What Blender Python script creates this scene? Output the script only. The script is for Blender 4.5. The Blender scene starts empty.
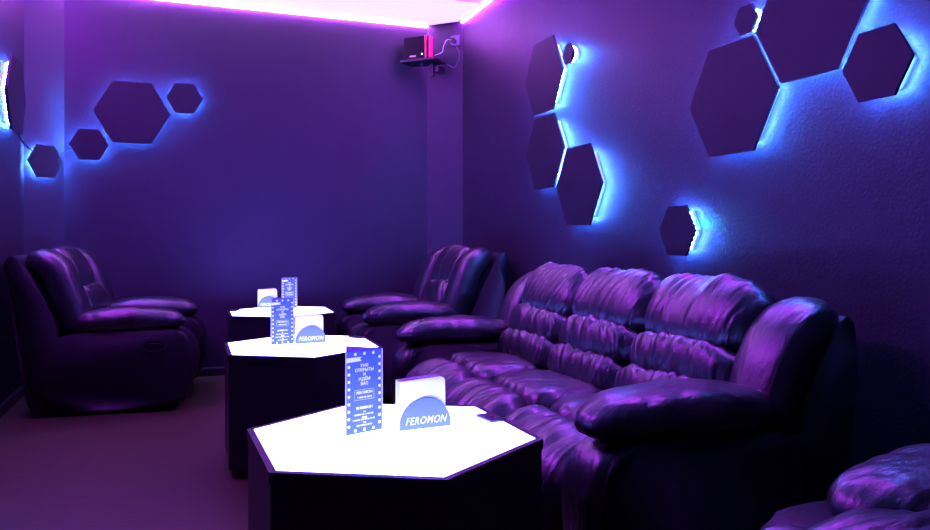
import bpy, bmesh, math, random
from mathutils import Vector, Matrix, noise
random.seed(4)
PI = math.pi
SC = bpy.context.scene
COL = SC.collection

# ------------------------------------------------------------------ materials
def mat(name, base=(0.5, 0.5, 0.5), rough=0.5, spec=0.5, metal=0.0):
    m = bpy.data.materials.new(name); m.use_nodes = True
    b = m.node_tree.nodes['Principled BSDF']
    b.inputs['Base Color'].default_value = (*base, 1)
    b.inputs['Roughness'].default_value = rough
    b.inputs['Specular IOR Level'].default_value = spec
    b.inputs['Metallic'].default_value = metal
    return m

def emat(name, col, s, base=(0.02, 0.02, 0.02)):
    m = mat(name, base, 0.4)
    b = m.node_tree.nodes['Principled BSDF']
    b.inputs['Emission Color'].default_value = (*col, 1)
    b.inputs['Emission Strength'].default_value = s
    return m

def nd(m, typ, **kw):
    n = m.node_tree.nodes.new(typ)
    for k, v in kw.items(): setattr(n, k, v)
    return n

def lk(m, a, b): m.node_tree.links.new(a, b)

def add_bump(m, layers, coord='Object', dist=0.01):
    """layers: (kind, scale, strength, stretch vector)"""
    b = m.node_tree.nodes['Principled BSDF']
    tc = nd(m, 'ShaderNodeTexCoord')
    prev = None
    for kind, scale, strength, stretch in layers:
        mp = nd(m, 'ShaderNodeMapping'); mp.inputs['Scale'].default_value = stretch
        lk(m, tc.outputs[coord], mp.inputs['Vector'])
        if kind == 'noise':
            t = nd(m, 'ShaderNodeTexNoise'); t.inputs['Detail'].default_value = 4
            out = t.outputs['Fac']
        else:
            t = nd(m, 'ShaderNodeTexVoronoi'); out = t.outputs['Distance']
        t.inputs['Scale'].default_value = scale
        lk(m, mp.outputs['Vector'], t.inputs['Vector'])
        bp = nd(m, 'ShaderNodeBump')
        bp.inputs['Strength'].default_value = strength
        bp.inputs['Distance'].default_value = dist
        lk(m, out, bp.inputs['Height'])
        if prev: lk(m, prev, bp.inputs['Normal'])
        prev = bp.outputs['Normal']
    lk(m, prev, b.inputs['Normal'])

def vary(m, c1, c2, scale, coord='Object', stretch=(1, 1, 1)):
    b = m.node_tree.nodes['Principled BSDF']
    tc = nd(m, 'ShaderNodeTexCoord'); mp = nd(m, 'ShaderNodeMapping')
    mp.inputs['Scale'].default_value = stretch
    t = nd(m, 'ShaderNodeTexNoise'); t.inputs['Scale'].default_value = scale; t.inputs['Detail'].default_value = 5
    r = nd(m, 'ShaderNodeValToRGB')
    r.color_ramp.elements[0].position = 0.3; r.color_ramp.elements[1].position = 0.7
    r.color_ramp.elements[0].color = (*c1, 1); r.color_ramp.elements[1].color = (*c2, 1)
    lk(m, tc.outputs[coord], mp.inputs['Vector']); lk(m, mp.outputs['Vector'], t.inputs['Vector'])
    lk(m, t.outputs['Fac'], r.inputs['Fac']); lk(m, r.outputs['Color'], b.inputs['Base Color'])

WALLC = (0.034, 0.026, 0.043)
M = {}
M['wall'] = mat('dark_wall_paint', WALLC, 0.5, 0.35)
vary(M['wall'], (0.031, 0.024, 0.040), (0.037, 0.028, 0.046), 2.2)
add_bump(M['wall'], [('noise', 120, 0.25, (1, 1, 1)), ('noise', 5, 0.12, (1, 1, 2))], dist=0.006)
M['wall_tex'] = mat('trowelled_dark_wall_paint', WALLC, 0.45, 0.3)
vary(M['wall_tex'], (0.030, 0.023, 0.038), (0.039, 0.030, 0.049), 2.6, stretch=(1, 1, 1.8))
add_bump(M['wall_tex'], [('noise', 95, 0.22, (1, 1, 1)), ('noise', 4.5, 0.25, (1, 1, 0.5))], dist=0.008)
M['ceil'] = mat('white_ceiling_paint', (0.8, 0.78, 0.8), 0.7, 0.2)
add_bump(M['ceil'], [('noise', 60, 0.1, (1, 1, 1))], dist=0.004)
M['trim'] = mat('dark_trim', (0.03, 0.026, 0.036), 0.28, 0.5)
add_bump(M['trim'], [('noise', 40, 0.05, (1, 1, 1))], dist=0.003)
M['panel'] = mat('matte_dark_panel', (0.018, 0.02, 0.027), 0.55, 0.3)
vary(M['panel'], (0.016, 0.018, 0.025), (0.02, 0.022, 0.03), 6)
M['spacer'] = mat('black_spacer_foam', (0.02, 0.02, 0.025), 0.8, 0.2)
M['cyan'] = mat('white_led_tape', (0.6, 0.6, 0.62), 0.5, 0.3)
M['cyandot'] = emat('cyan_led_chip', (0.045, 0.16, 1.0), 2000.0)
M['green'] = emat('green_led_chip', (0.02, 1.0, 0.30), 900.0)
M['pink'] = emat('pink_led_diffuser', (0.46, 0.045, 1.0), 330.0)
M['pinkleft'] = emat('strong_pink_led_diffuser', (0.45, 0.04, 1.0), 430.0)
M['pinkwhite'] = emat('pink_white_led_diffuser', (0.52, 0.10, 0.95), 260.0)
M['acrylic'] = emat('lit_acrylic', (0.11, 0.125, 1.0), 34.0, (0.8, 0.8, 0.85))
M['black'] = mat('black_laminate', (0.014, 0.013, 0.018), 0.42, 0.4)
add_bump(M['black'], [('noise', 180, 0.08, (1, 1, 1))], dist=0.002)
M['plastic'] = mat('black_plastic', (0.012, 0.011, 0.014), 0.35, 0.5)
M['fabric'] = mat('black_underlining', (0.008, 0.008, 0.009), 0.9, 0.1)
M['red'] = mat('red_side_panel', (0.75, 0.03, 0.12), 0.4, 0.5)
M['white'] = mat('white_plastic', (0.75, 0.73, 0.75), 0.4, 0.5)
M['grey'] = mat('grey_socket_plastic', (0.16, 0.13, 0.19), 0.4, 0.5)
M['cab'] = mat('black_speaker_front', (0.006, 0.005, 0.007), 0.6, 0.15)
add_bump(M['cab'], [('noise', 300, 0.1, (1, 1, 1))], dist=0.001)
M['dot'] = emat('lit_indicator', (0.6, 0.8, 1.0), 3.0)
M['card'] = mat('blue_printed_card', (0.06, 0.12, 0.45), 0.45, 0.4)
vary(M['card'], (0.055, 0.11, 0.43), (0.07, 0.13, 0.48), 30)
M['cardedge'] = mat('white_card_edge', (0.75, 0.55, 0.68), 0.5, 0.3)
M['print'] = mat('white_print', (0.85, 0.84, 0.88), 0.5, 0.3)
M['disc'] = mat('blue_acrylic_plate', (0.12, 0.18, 0.55), 0.35, 0.4)
M['paper'] = mat('white_tissue', (0.85, 0.84, 0.88), 0.9, 0.1)
add_bump(M['paper'], [('noise', 150, 0.15, (1, 1, 1))], dist=0.002)

def leather(name, coord, layers, rough=0.37):
    m = mat(name, (0.012, 0.010, 0.014), rough, 1.0)
    vary(m, (0.007, 0.006, 0.0085), (0.010, 0.0085, 0.012), 9)
    add_bump(m, layers, coord=coord, dist=0.008)
    b = m.node_tree.nodes['Principled BSDF']
    b.inputs['Coat Weight'].default_value = 0.35
    b.inputs['Coat Roughness'].default_value = 0.25
    return m
M['leather'] = leather('soft_black_leather', 'UV',
                       [('noise', 9, 0.8, (3.6, 1.3, 1)), ('noise', 30, 0.40, (2.0, 1.0, 1)), ('voronoi', 260, 0.10, (1, 1, 1))])
M['leather_flat'] = leather_flat = leather('taut_black_leather', 'Object',
                            [('noise', 8, 0.10, (1, 1, 1)), ('voronoi', 260, 0.08, (1, 1, 1))], 0.5)

leather_flat.node_tree.nodes['Principled BSDF'].inputs['Coat Weight'].default_value = 0.0
leather_flat.node_tree.nodes['Principled BSDF'].inputs['Specular IOR Level'].default_value = 0.18

# floor: wood-look tiles
mf = mat('dark_wood_look_tile', (0.1, 0.08, 0.1), 0.4, 0.4)
M['floor'] = mf
_b = mf.node_tree.nodes['Principled BSDF']
_tc = nd(mf, 'ShaderNodeTexCoord'); _mp = nd(mf, 'ShaderNodeMapping')
_mp.inputs['Rotation'].default_value = (0, 0, 0)
lk(mf, _tc.outputs['Object'], _mp.inputs['Vector'])
_br = nd(mf, 'ShaderNodeTexBrick'); _br.offset = 0.5
_br.inputs['Scale'].default_value = 1.0
_br.inputs['Brick Width'].default_value = 1.2; _br.inputs['Row Height'].default_value = 0.6
_br.inputs['Mortar Size'].default_value = 0.003; _br.inputs['Mortar Smooth'].default_value = 0.2
_br.inputs['Color1'].default_value = (0.08, 0.07, 0.031, 1)
_br.inputs['Color2'].default_value = (0.092, 0.08, 0.035, 1)
_br.inputs['Mortar'].default_value = (0.06, 0.052, 0.026, 1)
lk(mf, _mp.outputs['Vector'], _br.inputs['Vector'])
_mp2 = nd(mf, 'ShaderNodeMapping'); _mp2.inputs['Scale'].default_value = (1.2, 14, 1)
lk(mf, _tc.outputs['Object'], _mp2.inputs['Vector'])
_no = nd(mf, 'ShaderNodeTexNoise'); _no.inputs['Scale'].default_value = 3; _no.inputs['Detail'].default_value = 6
lk(mf, _mp2.outputs['Vector'], _no.inputs['Vector'])
_mx = nd(mf, 'ShaderNodeMixRGB', blend_type='MULTIPLY'); _mx.inputs['Fac'].default_value = 0.45
lk(mf, _br.outputs['Color'], _mx.inputs['Color1']); lk(mf, _no.outputs['Fac'], _mx.inputs['Color2'])
lk(mf, _mx.outputs['Color'], _b.inputs['Base Color'])
_bp = nd(mf, 'ShaderNodeBump'); _bp.inputs['Strength'].default_value = 0.25; _bp.inputs['Distance'].default_value = 0.003
lk(mf, _no.outputs['Fac'], _bp.inputs['Height']); lk(mf, _bp.outputs['Normal'], _b.inputs['Normal'])

# ------------------------------------------------------------------ object helpers
def obj(name, bm, m, parent=None, smooth=False, loc=None, rot=None):
    me = bpy.data.meshes.new(name)
    bmesh.ops.recalc_face_normals(bm, faces=bm.faces[:])
    bm.to_mesh(me); bm.free()
    for mm in (m if isinstance(m, (list, tuple)) else [m]): me.materials.append(mm)
    if smooth: me.polygons.foreach_set('use_smooth', [True] * len(me.polygons))
    o = bpy.data.objects.new(name, me); COL.objects.link(o)
    if parent: o.parent = parent
    if loc is not None: o.location = loc
    if rot is not None: o.rotation_euler = rot
    return o

def tag(o, label=None, cat=None, group=None, kind=None):
    if label: o['label'] = label
    if cat: o['category'] = cat
    if group: o['group'] = group
    if kind: o['kind'] = kind
    return o

def thing(name, label, cat, loc=(0, 0, 0), rot=(0, 0, 0), group=None):
    o = bpy.data.objects.new(name, None); COL.objects.link(o)
    o.location = loc; o.rotation_euler = rot; o.empty_display_size = 0.1
    return tag(o, label, cat, group)

def dup(o, parent=None):
    c = o.copy(); COL.objects.link(c)
    if parent: c.parent = parent
    for ch in [x for x in SC.objects if x.parent == o]: dup(ch, c)
    return c

def box(bm, c, s, rz=0, mi=0, bevel=0):
    r = bmesh.ops.create_cube(bm, size=1, matrix=Matrix.Translation(c) @ Matrix.Rotation(rz, 4, 'Z') @ Matrix.Diagonal((*s, 1)))
    vs = r['verts']; fs = {f for v in vs for f in v.link_faces}
    for f in fs: f.material_index = mi
    if bevel:
        es = list({e for v in vs for e in v.link_edges})
        bmesh.ops.bevel(bm, geom=es, offset=bevel, segments=2, affect='EDGES', profile=0.5)
    return bm

def prism(bm, pts, axis_from, axis_to, axis='z', bevel=0, seg=3, mi=0):
    """pts 2D polygon; extruded along axis"""
    def P(p, h):
        if axis == 'z': return (p[0], p[1], h)
        if axis == 'y': return (p[0], h, p[1])
        return (h, p[0], p[1])
    a = [bm.verts.new(P(p, axis_from)) for p in pts]
    b = [bm.verts.new(P(p, axis_to)) for p in pts]
    fs = [bm.faces.new(a), bm.faces.new(b[::-1])]
    n = len(pts)
    for i in range(n): fs.append(bm.faces.new((a[i], a[(i + 1) % n], b[(i + 1) % n], b[i])))
    for f in fs: f.material_index = mi
    if bevel:
        es = {e for f in fs[:2] for e in f.edges}
        bmesh.ops.bevel(bm, geom=list(es), offset=bevel, segments=seg, affect='EDGES', profile=0.5)
    return bm

def ring(bm, outer, inner, z0, z1):
    n = len(outer)
    L = [[bm.verts.new((p[0], p[1], z)) for p in poly] for poly, z in ((outer, z0), (outer, z1), (inner, z1), (inner, z0))]
    for k in range(4):
        A, B = L[k], L[(k + 1) % 4]
        for i in range(n): bm.faces.new((A[i], A[(i + 1) % n], B[(i + 1) % n], B[i]))
    return bm

def hexpts(R, ph=0): return [(R * math.cos(ph + i * PI / 3), R * math.sin(ph + i * PI / 3)) for i in range(6)]

def smooth_poly(pts, sub=6):
    """closed Catmull-Rom through pts"""
    n = len(pts); out = []
    for i in range(n):
        p0, p1, p2, p3 = (Vector(pts[(i + k) % n]) for k in (-1, 0, 1, 2))
        for j in range(sub):
            t = j / sub
            out.append(tuple(0.5 * ((2 * p1) + (p2 - p0) * t + (2 * p0 - 5 * p1 + 4 * p2 - p3) * t * t + (3 * p1 - p0 - 3 * p2 + p3) * t ** 3)))
    return out

def tube(bm, pts, r, seg=8, sub=8):
    P = [Vector(p) for p in pts]
    if len(P) > 2:
        q = []
        for i in range(len(P) - 1):
            p0 = P[max(i - 1, 0)]; p1 = P[i]; p2 = P[i + 1]; p3 = P[min(i + 2, len(P) - 1)]
            for j in range(sub):
                t = j / sub
                q.append(0.5 * ((2 * p1) + (p2 - p0) * t + (2 * p0 - 5 * p1 + 4 * p2 - p3) * t * t + (3 * p1 - p0 - 3 * p2 + p3) * t ** 3))
        q.append(P[-1]); P = q
    rings = []
    for i, p in enumerate(P):
        d = (P[min(i + 1, len(P) - 1)] - P[max(i - 1, 0)]).normalized()
        u = d.orthogonal().normalized() if i == 0 else (u - d * u.dot(d)).normalized()
        v = d.cross(u)
        rings.append([bm.verts.new(p + r * (math.cos(a) * u + math.sin(a) * v)) for a in [2 * PI * k / seg for k in range(seg)]])
    for A, B in zip(rings, rings[1:]):
        for k in range(seg): bm.faces.new((A[k], A[(k + 1) % seg], B[(k + 1) % seg], B[k]))
    bm.faces.new(rings[0]); bm.faces.new(rings[-1][::-1])
    return bm

def text_bm(bm, s, size, mtx, extrude=0.0004, shear=0.0, align='CENTER', bold=0.0, width=None, mi=0, space=1.0):
    cu = bpy.data.curves.new('t', 'FONT'); cu.body = s; cu.size = 1.0
    cu.align_x = align; cu.align_y = 'CENTER'; cu.extrude = extrude / size; cu.shear = shear; cu.offset = bold / size
    cu.resolution_u = 3; cu.space_character = space
    o = bpy.data.objects.new('t', cu); COL.objects.link(o)
    dg = bpy.context.evaluated_depsgraph_get(); dg.update()
    me = bpy.data.meshes.new_from_object(o.evaluated_get(dg))
    me.transform(Matrix.Scale(size, 4))
    if width:
        xs = [v.co.x for v in me.vertices]; k = width / (max(xs) - min(xs))
        me.transform(Matrix.Diagonal((k, 1, 1, 1)))
    me.transform(mtx)
    n0 = len(bm.faces); bm.from_mesh(me); bm.faces.ensure_lookup_table()
    for f in bm.faces[n0:]: f.material_index = mi
    bpy.data.objects.remove(o); bpy.data.curves.remove(cu); bpy.data.meshes.remove(me)
    return bm

# ------------------------------------------------------------------ the room
XL, XR, YB, YF, ZC = -1.061, 2.124, 5.98, -1.3, 2.86
CL, CR = 0.212, 0.237          # size of the two boxed corners
T = 0.1
def struct(name, bm, m): return tag(obj(name, bm, m), kind='structure')
struct('floor', box(bmesh.new(), ((XL + XR) / 2, (YB + YF) / 2, -0.05), (XR - XL + 0.2, YB - YF + 0.2, 0.1)), M['floor'])
struct('ceiling', box(bmesh.new(), ((XL + XR) / 2, (YB + YF) / 2, ZC + 0.05), (XR - XL + 0.2, YB - YF + 0.2, 0.1)), M['ceil'])
struct('wall_back', box(bmesh.new(), ((XL + XR) / 2, YB + T / 2, ZC / 2), (XR - XL + 0.2, T, ZC)), M['wall'])
struct('wall_front', box(bmesh.new(), ((XL + XR) / 2, YF - T / 2, ZC / 2), (XR - XL + 0.2, T, ZC)), M['wall'])
struct('wall_left', box(bmesh.new(), (XL - T / 2, (YB + YF) / 2, ZC / 2), (T, YB - YF, ZC)), M['wall'])
struct('wall_right', box(bmesh.new(), (XR + T / 2, (YB + YF) / 2, ZC / 2), (T, YB - YF, ZC)), M['wall_tex'])
struct('wall_corner_left', prism(bmesh.new(), [(XL, YB - CL), (XL + CL, YB), (XL, YB)], 0, ZC), M['wall'])
struct('wall_corner_right', prism(bmesh.new(), [(XR - CR, YB), (XR, YB - CR), (XR, YB)], 0, ZC), M['wall'])
def base(name, p, q):
    p, q = Vector((*p, 0)), Vector((*q, 0)); d = (q - p).normalized(); n = Vector((-d.y, d.x, 0))
    bm = bmesh.new(); L = (q - p).length
    prof = [(0, 0), (0.014, 0), (0.014, 0.055), (0.008, 0.065), (0, 0.068)]
    A = [bm.verts.new(p + n * a + Vector((0, 0, z))) for a, z in prof]
    B = [bm.verts.new(q + n * a + Vector((0, 0, z))) for a, z in prof]
    for i in range(5): bm.faces.new((A[i], A[(i + 1) % 5], B[(i + 1) % 5], B[i]))
    bm.faces.new(A); bm.faces.new(B[::-1])
    struct(name, bm, M['trim'])
base('baseboard_back', (XR - CR, YB), (XL + CL, YB))
base('baseboard_left', (XL, YB - CL), (XL, YF))
base('baseboard_right', (XR, YF), (XR, YB - CR))
base('baseboard_corner_left', (XL + CL, YB), (XL, YB - CL))
base('baseboard_corner_right', (XR, YB - CR), (XR - CR, YB))

# LED strips running along the joint of wall and ceiling
def cove(n, p, q, label, m='pink'):
    p, q = Vector((*p, 0)), Vector((*q, 0)); d = (q - p).normalized(); nn = Vector((-d.y, d.x, 0)); L = (q - p).length
    mid = (p + q) / 2; a = math.atan2(d.y, d.x)
    t = thing('led_strip', label, 'LED strip', mid + Vector((0, 0, ZC - 0.012)), (0, 0, a))
    obj('backing_tape', box(bmesh.new(), (0, 0.002, 0), (L, 0.004, 0.02)), M['white'], t)
    obj('glow_surface', box(bmesh.new(), (0, 0.010, 0), (L, 0.012, 0.014)), M[m], t)
cove(1, (XR - CR, YB), (XL + CL, YB), 'glowing pink-white LED strip along the ceiling edge of the back wall', 'pinkwhite')
cove(2, (XR, 1.7), (XR, YB - CR), 'glowing pink LED strip along the ceiling edge above the sofa wall')
cove(3, (XL, YB - CL), (XL, 2.5), 'glowing pink LED strip along the ceiling edge of the left wall', 'pinkleft')

M['ceilglow'] = emat('pink_white_ceiling_glow', (1.1, 0.72, 1.35), 1.0, (0.8, 0.8, 0.8))  # added glowing sheet with rim, stands in for white ceiling lit by the strips
lp = thing('added_ceiling_glow', 'added pink-white glowing sheet standing in for the LED-lit ceiling along the back wall', 'ceiling glow', (0.55, 5.58, ZC))
_po = [(-1.22, -0.36), (1.545, -0.36), (1.545, 0.155), (1.325, 0.375), (-1.22, 0.375)]
_pi = [(-1.208, -0.348), (1.533, -0.348), (1.533, 0.150), (1.320, 0.363), (-1.208, 0.363)]
obj('glow_surface', prism(bmesh.new(), _pi, -0.010, 0), M['ceilglow'], lp)
obj('glow_rim', ring(bmesh.new(), _po, _pi, -0.012, 0.0), M['white'], lp)

# ------------------------------------------------------------------ hexagon wall lamps
RL, RM, RS = 0.262, 0.131, 0.066
def hex_lamp(kind, loc, normal, label, off=0.06, green=None):
    """panel lies in local XZ, front looks along local -Y"""
    R = {'L': RL, 'M': RM, 'S': RS}[kind]
    rz = math.atan2(normal[1], normal[0]) + PI / 2
    t = thing('hexagon_lamp', label, 'wall lamp', loc, (0, 0, rz), 'glowing hexagon panels on the walls')
    obj('panel', prism(bmesh.new(), hexpts(R), -off, -off + 0.012, 'y', bevel=0.001, seg=1), M['panel'], t)
    Rs = R - (0.09 if kind == 'L' else 0.06 if kind == 'M' else 0.034)
    obj('spacer', prism(bmesh.new(), hexpts(Rs), -off + 0.012, 0.002, 'y'), M['spacer'], t)
    Ri = R - (0.055 if kind == 'L' else 0.032 if kind == 'M' else 0.022)
    bm = bmesh.new()
    o, i = hexpts(Ri + 0.003), hexpts(Ri)
    ym = -off * 0.45; hw = 0.006
    A = [[bm.verts.new((p[0], y, p[1])) for p in poly] for poly, y in ((o, ym - hw), (o, 0.001), (i, 0.001), (i, ym - hw))]
    for k in range(4):
        for j in range(6): bm.faces.new((A[k][j], A[k][(j + 1) % 6], A[(k + 1) % 4][(j + 1) % 6], A[(k + 1) % 4][j]))
    nper = {'L': 8, 'M': 4, 'S': 2}[kind]
    for j in range(6):
        p, q = Vector(o[j]), Vector(o[(j + 1) % 6]); d = (q - p); a = math.atan2(d.y, d.x)
        for s in range(nper):
            c = p + d * ((s + 0.5) / nper) + Vector((math.sin(a), -math.cos(a))) * 0.0015
            g = 2 if green and green == (j, s) else 1
            mm = Matrix.Translation((c.x, ym, c.y)) @ Matrix.Rotation(-a, 4, 'Y') @ Matrix.Diagonal((0.007, 0.006, 0.003, 1))
            r = bmesh.ops.create_cube(bm, size=1, matrix=mm)
            for f in {f for v in r['verts'] for f in v.link_faces}: f.material_index = g
    obj('led_strip', bm, [M['cyan'], M['cyandot'], M['green']], t)
    return t
NR, NB, NL, NC = (-1, 0), (0, -1), (1, 0), (0.7071, -0.7071)
for kind, y, z, lab, gr in [
    ('L', 4.140, 2.070, 'large dark hexagon lamp nearest the speaker, topmost of the far cluster above the sofa', None),
    ('L', 4.126, 1.597, 'large dark hexagon lamp second from top in the far cluster, below the topmost large one', None),
    ('L', 3.700, 1.362, 'large dark hexagon lamp lowest of the far cluster, above the far end of the sofa', None),
    ('S', 3.822, 2.137, 'tiny hexagon lamp beside the topmost hexagon of the far cluster on the sofa wall', None),
    ('M', 2.793, 1.100, 'medium hexagon lamp standing alone just above the sofa back, one LED green', (0, 1)),
    ('L', 2.440, 1.637, 'large hexagon lamp at lower left of the near cluster on the sofa wall', None),
    ('L', 2.035, 1.872, 'large hexagon lamp cut by the upper picture edge, on the sofa wall', None),
    ('S', 2.353, 1.935, 'tiny hexagon lamp tucked between the two large ones of the near cluster', None),
    ('M', 1.758, 1.631, 'medium hexagon lamp at the right end of the near cluster, bright glow behind', None)]:
    hex_lamp(kind, (XR, y, z), NR, lab, green=gr)
hex_lamp('L', (-0.398, YB, 1.982), NB, 'large hexagon lamp in the middle of the back wall chain', 0.045)
hex_lamp('M', (-0.038, YB, 2.110), NB, 'medium hexagon lamp at the upper right end of the back wall chain', 0.045)
hex_lamp('M', (-0.684, YB, 1.735), NB, 'medium hexagon lamp on the back wall, at lower left of the large one', 0.045)
hex_lamp('M', (-0.968, 5.861, 1.594), NC, 'medium hexagon lamp on the narrow slanted corner by the back wall', 0.04)
hex_lamp('L', (XL, 5.24, 1.94), NL, 'large hexagon lamp seen edge-on on the left wall', 0.06)
def cable(pts, label, m='plastic', r=0.004):
    tag(obj('cable', tube(bmesh.new(), pts, r), M[m], smooth=True), label, 'cable')
cable([(-0.57, YB - 0.012, 1.80), (-0.585, YB - 0.03, 1.825), (-0.60, YB - 0.012, 1.85)], 'short black cable joining the large back wall hexagon to the medium one below it')
cable([(-0.885, 5.935, 1.63), (-0.845, 5.955, 1.67), (-0.79, YB - 0.01, 1.69)], 'short black cable from the slanted corner hexagon to the back wall hexagon')
cable([(XL + 0.006, 5.46, 1.79), (XL + 0.02, 5.60, 1.70), (XL + 0.06, 5.79, 1.645)], 'short black cable from the left wall hexagon to the slanted corner')

# ------------------------------------------------------------------ leather furniture
def cushion(name, parent, path, hy, ht, yc=0.0, e=2.8, na=56, nb=28, nc=8, amp=0.010, fa=16.0, fb=4.0, seed=0.0, endw=0.35, m=None, ee=None, taper=0.0, sag=0.0, slant=0.0):
    """puffy cushion: width hy along y, length along path (x,z), thickness ht along path normal (left of the path direction)"""
    P = [Vector(p) for p in path]
    L = [0.0]
    for a, b in zip(P, P[1:]): L.append(L[-1] + (b - a).length)
    tot = L[-1]; hb = tot / 2
    def at(s):
        s = max(0.0, min(tot, s))
        for i in range(len(P) - 1):
            if s <= L[i + 1] or i == len(P) - 2:
                t = (s - L[i]) / (L[i + 1] - L[i])
                p0 = P[max(i - 1, 0)] if i > 0 else 2 * P[0] - P[1]
                p1, p2 = P[i], P[i + 1]
                p3 = P[i + 2] if i + 2 < len(P) else 2 * P[-1] - P[-2]
                pos = 0.5 * ((2 * p1) + (p2 - p0) * t + (2 * p0 - 5 * p1 + 4 * p2 - p3) * t * t + (3 * p1 - p0 - 3 * p2 + p3) * t ** 3)
                tan = 0.5 * ((p2 - p0) + (2 * p0 - 5 * p1 + 4 * p2 - p3) * 2 * t + (3 * p1 - p0 - 3 * p2 + p3) * 3 * t * t)
                return pos, tan.normalized()
    bm = bmesh.new(); uvl = bm.loops.layers.uv.new('UVMap')
    cache = {}; uvs = {}
    e2 = ee or e
    def vert(a, b, c):
        k = (round(a, 5), round(b, 5), round(c, 5))
        if k in cache: return cache[k]
        # even out the spacing towards the rim
        f = lambda x: math.sin(x * PI / 2) * 0.55 + x * 0.45
        a, b, c = f(a), f(b), f(c)
        r = (abs(a) ** e2 + abs(b) ** e + abs(c) ** 2.2) ** (-1.0 / ((e + e2 + 2.2) / 3))
        # scale only as far as the cube needs
        g = max(abs(a), abs(b), abs(c))
        r = min(r, 1.0 / g)
        x, y, z = a * r, b * r, c * r
        nx = math.copysign(abs(x) ** (e2 - 1), x) / hy; ny = math.copysign(abs(y) ** (e - 1), y) / hb; nz = math.copysign(abs(z) ** 1.2, z) / ht
        nl = math.sqrt(nx * nx + ny * ny + nz * nz) or 1; nx /= nl; ny /= nl; nz /= nl
        X, Y, Z = x * hy, y * hb, z * ht
        # creases: billowed noise, running along b, strongest near the seams
        wx = X + slant * Y + 0.05 * noise.noise(Vector((X * 5, Y * 6, seed + 9.1)))
        n1 = abs(noise.noise(Vector((wx * fa, Y * fb, seed + Z * 4))))
        n2 = abs(noise.noise(Vector((wx * fa * 2.3 + Y * 7, Y * fb * 1.8, seed + 3.3 + Z * 5))))
        n3 = noise.noise(Vector((X * 4.5, Y * 5.5, seed + 5.7)))
        edge = max(abs(y) ** 2.0, 0.8 * abs(x) ** 3)
        w = amp * (1.5 * n1 + 0.6 * n2) * (endw + (1 - endw) * edge) + amp * 0.8 * n3
        X += nx * w; Y += ny * w; Z += nz * w
        Z -= sag * (1 - x * x) * (1 - y * y)
        if taper: X *= 1 - taper * max(0.0, y) ** 2
        pos, tan = at(hb + min(max(Y, -hb), hb))
        ex = Y - min(max(Y, -hb), hb)
        nrm = Vector((-tan.y, tan.x))
        q = pos + tan * ex + nrm * Z
        v = bm.verts.new((q.x, yc + X, q.y))
        cache[k] = v; uvs[v] = (X + seed, Y + Z * 0.7)
        return v
    def face_grid(fn, n1, n2):
        for i in range(n1):
            for j in range(n2):
                u0, u1 = -1 + 2 * i / n1, -1 + 2 * (i + 1) / n1
                w0, w1 = -1 + 2 * j / n2, -1 + 2 * (j + 1) / n2
                vs = [vert(*fn(u0, w0)), vert(*fn(u1, w0)), vert(*fn(u1, w1)), vert(*fn(u0, w1))]
                if len(set(vs)) < 4: continue
                try: f = bm.faces.new(vs)
                except ValueError: continue
                for l in f.loops: l[uvl].uv = uvs[l.vert]
    for s in (-1, 1):
        face_grid(lambda u, w: (u, w, s), na, nb)
        face_grid(lambda u, w: (u, s, w), na, nc)
        face_grid(lambda u, w: (s, u, w), nb, nc)
    return obj(name, bm, m or M['leather'], parent, smooth=True)

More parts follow.
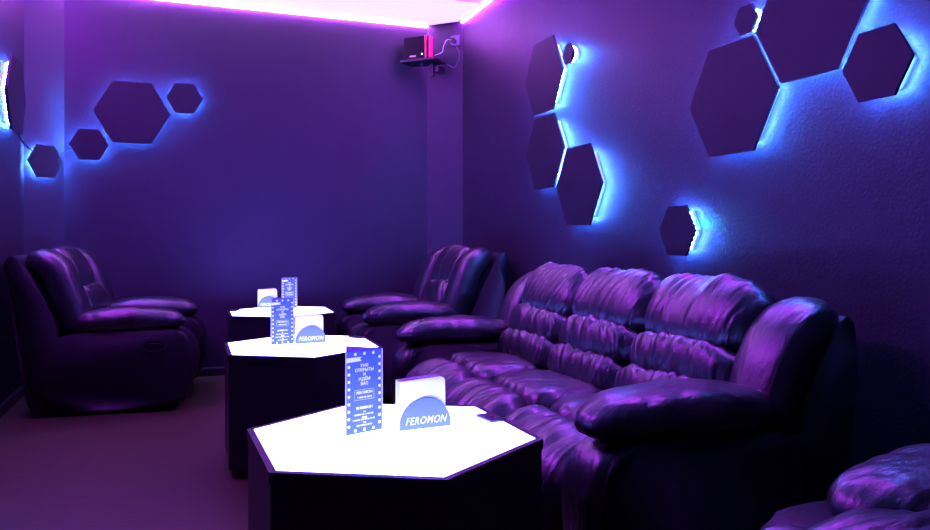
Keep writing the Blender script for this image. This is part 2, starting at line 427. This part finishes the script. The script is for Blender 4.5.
def seating(root, ncol, cw, aw, hs, seed, lever=True, lift=0.0, padx=0.0, padz=0.0, bx=0.0, wx=0.0, sx=0.0, wz=0.0):
    """front looks along +x, back plane at x = 0, width along y"""
    W = ncol * cw + 2 * aw; hw = W / 2
    Zs = lambda z: z if z < 0.45 else 0.45 + (z - 0.45) * hs
    pp = lambda pts: [(x, Zs(z)) for x, z in pts]
    # carcass
    shell = smooth_poly(pp([(0.095 + bx * 0.4, 0.78), (0.075 + bx, 0.89 - bx * 0.8), (0.105 + bx * 0.8, 0.945 - bx * 1.1), (0.155 + bx * 0.4, 0.915 - bx * 0.8), (0.215, 0.81), (0.285, 0.67), (0.345, 0.52), (0.33, 0.30), (0.28, 0.06), (0.20, 0.05), (0.15, 0.30), (0.11, 0.60)]), 5)
    obj('back_shell', prism(bmesh.new(), shell, -hw + 0.01, hw - 0.01, 'y', bevel=0.006, seg=2), M['leather_flat'], root, smooth=True)
    obj('seat_base', box(bmesh.new(), (0.62, 0, 0.21), (0.62, W - 2 * aw + 0.02, 0.26), bevel=0.02), M['fabric'], root)
    side = smooth_poly([(0.22, 0.10), (0.215, 0.30), (0.25, 0.42), (0.40, 0.485), (0.70, 0.50), (0.93 + sx, 0.495), (1.01 + sx, 0.43), (1.035 + sx, 0.30), (1.005 + sx, 0.12), (0.92 + sx, 0.045), (0.60, 0.03), (0.32, 0.04)], 5)
    for s in (-1, 1):
        a, b = sorted((s * (hw - aw + 0.01), s * hw))
        sp = obj('side_panel', prism(bmesh.new(), side, a, b, 'y', bevel=0.022, seg=4), M['leather_flat'], root, smooth=True)
        ya = s * (hw - aw * 0.48)
        cushion('arm_front', root, [(0.90, 0.46), (0.98, 0.435), (1.01, 0.36), (1.015, 0.25), (1.0, 0.12)], aw * 0.44, 0.05, ya, e=4, na=24, nb=36, nc=6, amp=0.004, fa=18, seed=seed + s, endw=0.2)
        cushion('armrest_pad', root, [(0.36 + padx, 0.53 + padz), (0.50 + padx, 0.55 + padz), (0.70 + padx, 0.565 + padz), (0.90 + padx, 0.56 + padz), (1.045 + padx, 0.54 + padz)], aw * 0.55, 0.073, ya, e=3.0, ee=2.4, na=26, nb=64, nc=10, amp=0.011, fa=14, fb=9, seed=seed + 2 + s, endw=0.3)
        yw = s * (hw - aw * 0.53)
        cushion('back_wing', root, pp([(x + wx, z) for x, z in [(0.37, 0.45), (0.33, 0.60), (0.285, 0.73), (0.23, 0.82 + wz), (0.15, 0.875 + wz), (0.07, 0.875 + wz)]]), aw * 0.52, 0.085, yw, e=4.2, ee=2.7, na=24, nb=56, nc=8, amp=0.006, fa=9, fb=9, seed=seed + 4 + s, endw=0.25)
        for x in (0.30, 0.92):
            bm = bmesh.new(); bmesh.ops.create_cone(bm, cap_ends=True, segments=16, radius1=0.022, radius2=0.026, depth=0.04, matrix=Matrix.Translation((x, s * (hw - 0.09), 0.02)))
            obj('foot', bm, M['plastic'], root, smooth=False)
        if lever and s == -1:
            bm = bmesh.new(); yy = -hw - 0.002
            cup = [(0.88 + 0.062 * math.copysign(abs(math.cos(t)) ** 0.7, math.cos(t)), 0.405 + 0.036 * math.copysign(abs(math.sin(t)) ** 0.7, math.sin(t))) for t in [2 * PI * k / 32 for k in range(32)]]
            cin = [(0.88 + (x - 0.88) * 0.82, 0.405 + (z - 0.405) * 0.74) for x, z in cup]
            A = [[bm.verts.new((x, y, z)) for x, z in poly] for poly, y in ((cup, yy + 0.006), (cup, yy - 0.006), (cin, yy - 0.004), (cin, yy + 0.004))]
            for k in range(3):
                for j in range(32): bm.faces.new((A[k][j], A[k][(j + 1) % 32], A[k + 1][(j + 1) % 32], A[k + 1][j]))
            bm.faces.new(A[3])
            cupo = obj('handle_cup', bm, M['plastic'], root)
            obj('recline_lever', box(bmesh.new(), (0.885, yy - 0.004, 0.410), (0.075, 0.012, 0.026), bevel=0.004), M['plastic'], cupo)
    for c in range(ncol):
        y = -ncol * cw / 2 + (c + 0.5) * cw; sd = seed + 11 * c
        cushion('head_cushion', root, pp([(0.315, 0.69), (0.295, 0.785), (0.25, 0.88), (0.185, 0.95)]), cw * 0.535, 0.115, y, e=3.2, ee=5.0, na=100, nb=36, nc=10, amp=0.016, fa=21, fb=3.5, seed=sd + 1.3, endw=0.28, slant=-0.55)
        cushion('lumbar_cushion', root, pp([(0.375, 0.545), (0.36, 0.64), (0.33, 0.735)]), cw * 0.54, 0.115, y, e=2.8, ee=5.0, na=100, nb=28, nc=10, amp=0.019, fa=22, fb=5, seed=sd + 2.9, endw=0.35, slant=0.45)
        cushion('lower_back_cushion', root, pp([(0.43, 0.405), (0.41, 0.49), (0.38, 0.575)]), cw * 0.54, 0.13, y, e=2.8, ee=5.0, na=100, nb=28, nc=10, amp=0.019, fa=22, fb=5, seed=sd + 4.1, endw=0.35, slant=0.45)
        cushion('seat_cushion', root, [(0.84, 0.385 + lift), (0.66, 0.39 + lift), (0.45, 0.375 + lift)], cw * 0.515, 0.085, y, e=4, ee=5, na=64, nb=32, nc=6, amp=0.012, fa=13, fb=6, seed=sd + 6.6, endw=0.5)
        cushion('footrest_pad', root, [(0.985 + lift, 0.09 + lift), (1.0 + lift, 0.22 + lift), (0.985 + lift, 0.32 + lift), (0.92 + lift * 0.7, 0.37 + lift), (0.82, 0.38 + lift)], cw * 0.515, 0.085, y, e=3.2, ee=4.5, na=90, nb=40, nc=8, amp=0.016, fa=18, fb=4, seed=sd + 8.2, endw=0.5)

sofa = thing('reclining_sofa', 'long black leather three-seat reclining sofa along the right wall', 'sofa', (2.075, 2.815, 0), (0, 0, PI))
seating(sofa, 3, 0.572, 0.224, 0.83, 1.0, wx=0.045, bx=0.04)
G = 'black leather reclining armchairs'
arm1 = thing('reclining_armchair', 'black leather reclining armchair seen from its side against the left wall', 'armchair', (-1.03, 5.42, 0), (0, 0, math.radians(-6)), G)
seating(arm1, 1, 0.50, 0.22, 1.0, 50.0, bx=-0.012, wx=0.085, wz=0.045, sx=0.07)
arm2 = dup(arm1); arm2.location = (2.10, 5.05, 0); arm2.rotation_euler = (0, 0, PI)
arm2['label'] = 'black leather reclining armchair in the far corner between the sofa and the back wall'
arm3 = thing('reclining_armchair', 'black leather armchair at the lower right, only an armrest and seat edge in view', 'armchair', (2.09, 0.76, 0), (0, 0, PI), G)
seating(arm3, 1, 0.50, 0.22, 1.05, 50.0, wx=0.09, lift=0.15, padx=-0.19, padz=-0.03)

# ------------------------------------------------------------------ glowing hexagonal tables
TH = 0.548; TR = 0.404
TG = 'glowing hexagonal tables'
table = thing('hexagonal_table', 'nearest glowing hexagonal table, white lit top and black sides, beside the sofa', 'table', (0.505, 1.917, 0), (0, 0, math.radians(32.8)), TG)
bm = prism(bmesh.new(), hexpts(TR - 0.004), 0.04, TH - 0.026)
prism(bm, hexpts(TR - 0.03), 0.0, 0.04)
body = obj('body', bm, M['black'], table)
obj('frame', ring(bmesh.new(), hexpts(TR), hexpts(TR - 0.02), TH - 0.026, TH), M['black'], table)
obj('lit_top', prism(bmesh.new(), hexpts(TR - 0.0205), TH - 0.026, TH), M['acrylic'], table)
def pad(t, ang, r):
    a = math.radians(ang) - t.rotation_euler.z
    p = obj('control_plate', box(bmesh.new(), (0, 0, 0.004), (0.05, 0.085, 0.008), bevel=0.002), M['plastic'], t,
            loc=(r * math.cos(a), r * math.sin(a), TH), rot=(0, 0, a))
    bm = bmesh.new()
    for k in (-1, 0, 1): box(bm, (0, k * 0.022, 0.0085), (0.012, 0.012, 0.003), bevel=0.001)
    obj('button', bm, M['grey'], p)
t2 = dup(table); t2.location = (0.508, 3.622, 0); t2.rotation_euler.z = math.radians(30)
t2['label'] = 'middle glowing hexagonal table of the row, between the nearest and the farthest table'
t3 = dup(table); t3.location = (0.595, 5.27, 0); t3.rotation_euler.z = math.radians(30)
t3['label'] = 'farthest glowing hexagonal table, close to the back wall'
pad(table, 10, 0.315); pad(t2, 26, 0.335); pad(t3, 158, 0.33)

# menu stands: tall three-sided cards printed blue with bulbs and lettering
SW, SH = 0.112, 0.222
def menu_stand(loc, rz, label):
    t = thing('menu_stand', label, 'menu', loc, (0, 0, rz), 'blue menu stands on the tables')
    h = SW * math.sqrt(3) / 2
    tri = [(-SW / 2, 0), (SW / 2, 0), (0, h)]
    obj('card', prism(bmesh.new(), tri, 0, SH, bevel=0.0008, seg=1), M['card'], t)
    bm = bmesh.new()
    for p in tri:
        q = Vector(p); c = Vector((0, h / 3)); q = c + (q - c) * 1.006
        box(bm, (q.x, q.y, SH / 2), (0.0022, 0.0022, SH), PI / 4)
    obj('card_edge', bm, M['cardedge'], t)
    bm = bmesh.new()
    for f in range(3):
        base_m = Matrix.Translation((0, h / 3, 0)) @ Matrix.Rotation(f * 2 * PI / 3, 4, 'Z') @ Matrix.Translation((0, -h / 3 - 0.0006, 0)) @ Matrix.Rotation(PI / 2, 4, 'X')
        at = lambda x, z: base_m @ Matrix.Translation((x, z, 0))
        # bulbs round the border
        bulbs = [(x, z) for z in [0.022 + k * 0.0198 for k in range(10)] for x in (-SW / 2 + 0.0085, SW / 2 - 0.0085)]
        bulbs += [(x, z) for x in (-0.028, 0, 0.028) for z in (0.009, SH - 0.009)]
        for x, z in bulbs:
            bmesh.ops.create_circle(bm, cap_ends=True, segments=12, radius=0.0044, matrix=at(x, z))
        # ribbon at upper left
        vs = [bm.verts.new(at(x, z) @ Vector((0, 0, 0.0002))) for x, z in [(-SW / 2 + 0.001, SH - 0.03), (-0.008, SH - 0.028), (-0.014, SH - 0.0225), (-0.008, SH - 0.017), (-SW / 2 + 0.001, SH - 0.017)]]
        bm.faces.new(vs)
        for s, z, sz in [('УЖЕ', 0.181, 0.0115), ('ОТКРЫТЫ', 0.169, 0.0115), ('И', 0.157, 0.0115), ('ЖДЁМ', 0.1445, 0.0115), ('ВАС', 0.132, 0.0115), ('FEROMON', 0.1085, 0.0105)]:
            text_bm(bm, s, sz, at(0, z), bold=0.0003)
        # framed box
        for x0, z0, w, hh in [(0, 0.1165, 0.06, 0.0009), (0, 0.0895, 0.06, 0.0009), (-0.03, 0.103, 0.0009, 0.027), (0.03, 0.103, 0.0009, 0.027)]:
            vs = [bm.verts.new(at(x0, z0) @ Vector((a * w / 2, b * hh / 2, 0))) for a, b in ((-1, -1), (1, -1), (1, 1), (-1, 1))]
            bm.faces.new(vs)
        # small print, too small to read: short strokes in centred rows
        rnd = random.Random(8)
        for z, wid, hh in [(0.096, 0.044, 0.0045), (0.068, 0.05, 0.007), (0.057, 0.006, 0.004), (0.050, 0.062, 0.004), (0.0415, 0.016, 0.005), (0.036, 0.07, 0.004), (0.028, 0.008, 0.004), (0.021, 0.048, 0.004)]:
            x = -wid / 2
            while x < wid / 2 - 0.001:
                w = rnd.uniform(0.0018, 0.0036)
                vs = [bm.verts.new(at(x, z) @ Vector((a * w, b * hh / 2, 0))) for a, b in ((0, -1), (1, -1), (1, 1), (0, 1))]
                bm.faces.new(vs); x += w + rnd.choice((0.0006, 0.0006, 0.0006, 0.0022))
    obj('printed_lettering', bm, M['print'], t)
    return t
def place(t, loc, rz, label):
    t.location = loc; t.rotation_euler = (0, 0, rz); t['label'] = label
ZT = TH
ms = menu_stand((0.440, 1.9555, ZT), math.radians(18), 'tall blue printed menu stand on the nearest glowing table')
place(dup(ms), (0.422, 3.674, ZT), math.radians(12), 'tall blue printed menu stand on the middle glowing table')
place(dup(ms), (0.68, 5.49, ZT), math.radians(14), 'tall blue printed menu stand on the farthest glowing table')

# napkin holders: two half-round plates joined by a floor, napkins stand between
def napkin_holder(loc, rz, label):
    t = thing('napkin_holder', label, 'napkin holder', loc, (0, 0, rz), 'blue napkin holders on the tables')
    r = 0.075
    half = [(r * math.cos(a), 0.008 + 0.0765 * math.sin(a)) for a in [PI * k / 40 for k in range(41)]] + [(-r, 0.0), (r, 0.0)]
    obj('plate', prism(bmesh.new(), half, 0, 0.003, 'y', bevel=0.0005, seg=1), M['disc'], t)
    obj('plate', prism(bmesh.new(), half, 0.043, 0.046, 'y', bevel=0.0005, seg=1), M['disc'], t)
    obj('floor_plate', box(bmesh.new(), (0, 0.023, 0.0015), (0.148, 0.04, 0.003)), M['disc'], t)
    bm = text_bm(bmesh.new(), 'FEROMON', 0.029, Matrix.Translation((0, -0.0006, 0.0225)) @ Matrix.Rotation(PI / 2, 4, 'X'), shear=0.28, bold=0.0003, width=0.122, space=1.12)
    obj('lettering', bm, M['print'], t)
    return t
nh = napkin_holder((0.608, 1.938, ZT), math.radians(4), 'blue half-round napkin holder with white lettering on the nearest table')
place(dup(nh), (0.558, 3.666, ZT), math.radians(4), 'blue half-round napkin holder with white lettering on the middle table')
place(dup(nh), (0.54, 5.565, ZT), math.radians(2), 'blue half-round napkin holder partly hidden on the farthest table')
def napkins(loc, rz, label, seed):
    rnd = random.Random(seed); bm = bmesh.new()
    w, h = 0.136, 0.133; n = 9
    for k in range(n):
        y0 = 0.005 + k * 0.0041; dx = rnd.uniform(-0.001, 0.001); dz = rnd.uniform(-0.0015, 0.0015)
        rr = 0.016
        prof = [(-w / 2, 0), (w / 2, 0)] + [(w / 2 - rr + rr * math.cos(a), h - rr + rr * math.sin(a)) for a in [PI / 2 * q / 6 for q in range(7)]] + [(-w / 2, h - 0.004)]
        prof = [(x + dx - 0.006, z + 0.0035 + (dz if z > 0.05 else 0)) for x, z in prof]
        prism(bm, prof, y0, y0 + 0.0036, 'y')
    for v in bm.verts:
        v.co.y += 0.006 * (v.co.z / h) ** 2 * math.sin(v.co.x * 30)
    o = obj('napkin_stack', bm, M['paper']); o.location = loc; o.rotation_euler = (0, 0, rz)
    tag(o, label, 'napkins', 'white napkins in the holders')
napkins((0.608, 1.938, ZT), math.radians(4), 'white paper napkins standing in the holder on the nearest table', 1)
napkins((0.558, 3.666, ZT), math.radians(4), 'white paper napkins standing in the holder on the middle table', 2)
napkins((0.54, 5.565, ZT), math.radians(2), 'white paper napkins standing in the holder on the farthest table', 3)

# ------------------------------------------------------------------ corner shelf, speaker, socket
cmid = Vector((XR - CR * 0.78, YB - CR * 0.22, 0)); cn = Vector((-0.7071, -0.7071, 0)); cd = Vector((0.7071, -0.7071, 0))
crz = -PI / 4                  # local +x along cd, local -y towards the room
SHZ = 2.508
sp = Vector((1.80, 5.805, SHZ))
sh = thing('wall_shelf', 'small black shelf on a bracket in the upper corner, carrying the speaker', 'shelf', sp, (0, 0, crz))
obj('shelf_board', box(bmesh.new(), (0, -0.01, -0.009), (0.32, 0.20, 0.018), bevel=0.003), M['plastic'], sh)
bm = box(bmesh.new(), (0.07, 0.02, -0.07), (0.03, 0.03, 0.11)); box(bm, (0.10, 0.09, -0.06), (0.05, 0.12, 0.05))
obj('bracket', bm, M['plastic'], sh)
bm = bmesh.new(); bmesh.ops.create_cone(bm, cap_ends=True, segments=16, radius1=0.02, radius2=0.02, depth=0.03, matrix=Matrix.Translation((0.01, -0.03, -0.033)))
obj('knob', bm, M['plastic'], sh)
spk = thing('speaker', 'small black box speaker with red side fins on the corner shelf', 'speaker', sp, (0, 0, crz))
obj('cabinet', box(bmesh.new(), (-0.04, -0.01, 0.094), (0.19, 0.16, 0.188), bevel=0.006), M['cab'], spk)
obj('side_fin', box(bmesh.new(), (0.066, -0.05, 0.094), (0.020, 0.085, 0.192), bevel=0.003), M['red'], spk)['label'] = 'red side fin'
obj('side_gap', box(bmesh.new(), (0.084, -0.03, 0.09), (0.016, 0.09, 0.178)), M['cab'], spk)
obj('side_fin', box(bmesh.new(), (0.102, -0.065, 0.091), (0.020, 0.05, 0.182), bevel=0.003), M['red'], spk)['label'] = 'red side fin'
bm = bmesh.new()
for x, w, hh in [(-0.072, 0.012, 0.010), (-0.058, 0.012, 0.013), (-0.044, 0.012, 0.010), (-0.03, 0.012, 0.012)]:
    box(bm, (x, -0.0912, 0.028), (w, 0.002, hh))
obj('badge', bm, M['white'], spk)
bm = bmesh.new(); bmesh.ops.create_uvsphere(bm, u_segments=10, v_segments=6, radius=0.007, matrix=Matrix.Translation((0.035, -0.09, 0.04)))
obj('indicator_light', bm, M['dot'], spk)
sk = Vector((XR - CR, YB, 0)) + cd * (CR * 1.4142 * 0.80); sk.z = 2.70
so = thing('wall_socket', 'double power socket plate on the slanted corner beside the speaker', 'socket', sk, (0, 0, crz))
obj('face_plate', box(bmesh.new(), (0, -0.006, 0), (0.085, 0.012, 0.085), bevel=0.004), M['grey'], so)
bm = bmesh.new(); bmesh.ops.create_cone(bm, cap_ends=True, segments=20, radius1=0.02, radius2=0.024, depth=0.03, matrix=Matrix.Translation((-0.008, -0.026, -0.004)) @ Matrix.Rotation(PI / 2, 4, 'X'))
obj('plug', bm, M['plastic'], so)
def cw(x, y, z): return sk + cd * x - cn * (-y) * -1 + Vector((0, 0, z))
o0 = sk
loc = lambda x, y, z: tuple(o0 + cd * x + cn * y + Vector((0, 0, z)))
cable([loc(-0.02, 0.04, 0.0), loc(-0.05, 0.06, 0.0), loc(-0.085, 0.05, -0.04), loc(-0.10, 0.06, -0.10), tuple(sp + cd * 0.05 - cn * 0.072 + Vector((0, 0, 0.06)))], 'thin pale cable running from the socket down to the speaker', 'white', 0.0035)
cable([loc(0.0, 0.03, -0.03), loc(0.03, 0.03, -0.07), loc(0.04, 0.012, -0.13), loc(0.0, 0.012, -0.22), loc(-0.06, 0.03, -0.20)], 'thin pale cable looping on the slanted corner below the socket', 'grey', 0.0035)

# ------------------------------------------------------------------ camera and render look
cam = bpy.data.cameras.new('camera'); co = bpy.data.objects.new('camera', cam); COL.objects.link(co)
cam.sensor_width = 36; cam.sensor_fit = 'HORIZONTAL'; cam.lens = 36 * 737 / 930
cam.shift_y = -30 / 930
cam.clip_start = 0.02
co.location = (0, 0, 1.08); co.rotation_euler = (PI / 2, 0, math.radians(-20.46))
SC.camera = co
w = bpy.data.worlds.new('world'); SC.world = w; w.use_nodes = True
w.node_tree.nodes['Background'].inputs['Color'].default_value = (0, 0, 0, 1)
SC.view_settings.view_transform = 'Standard'; SC.view_settings.look = 'None'
SC.view_settings.gamma = 1; SC.view_settings.use_curve_mapping = False
SC.view_settings.exposure = 0.0
SC.cycles.use_denoising = True
SC.cycles.max_bounces = 6; SC.cycles.diffuse_bounces = 4; SC.cycles.glossy_bounces = 3
SC.cycles.caustics_reflective = False; SC.cycles.caustics_refractive = False
SC.cycles.sample_clamp_indirect = 6
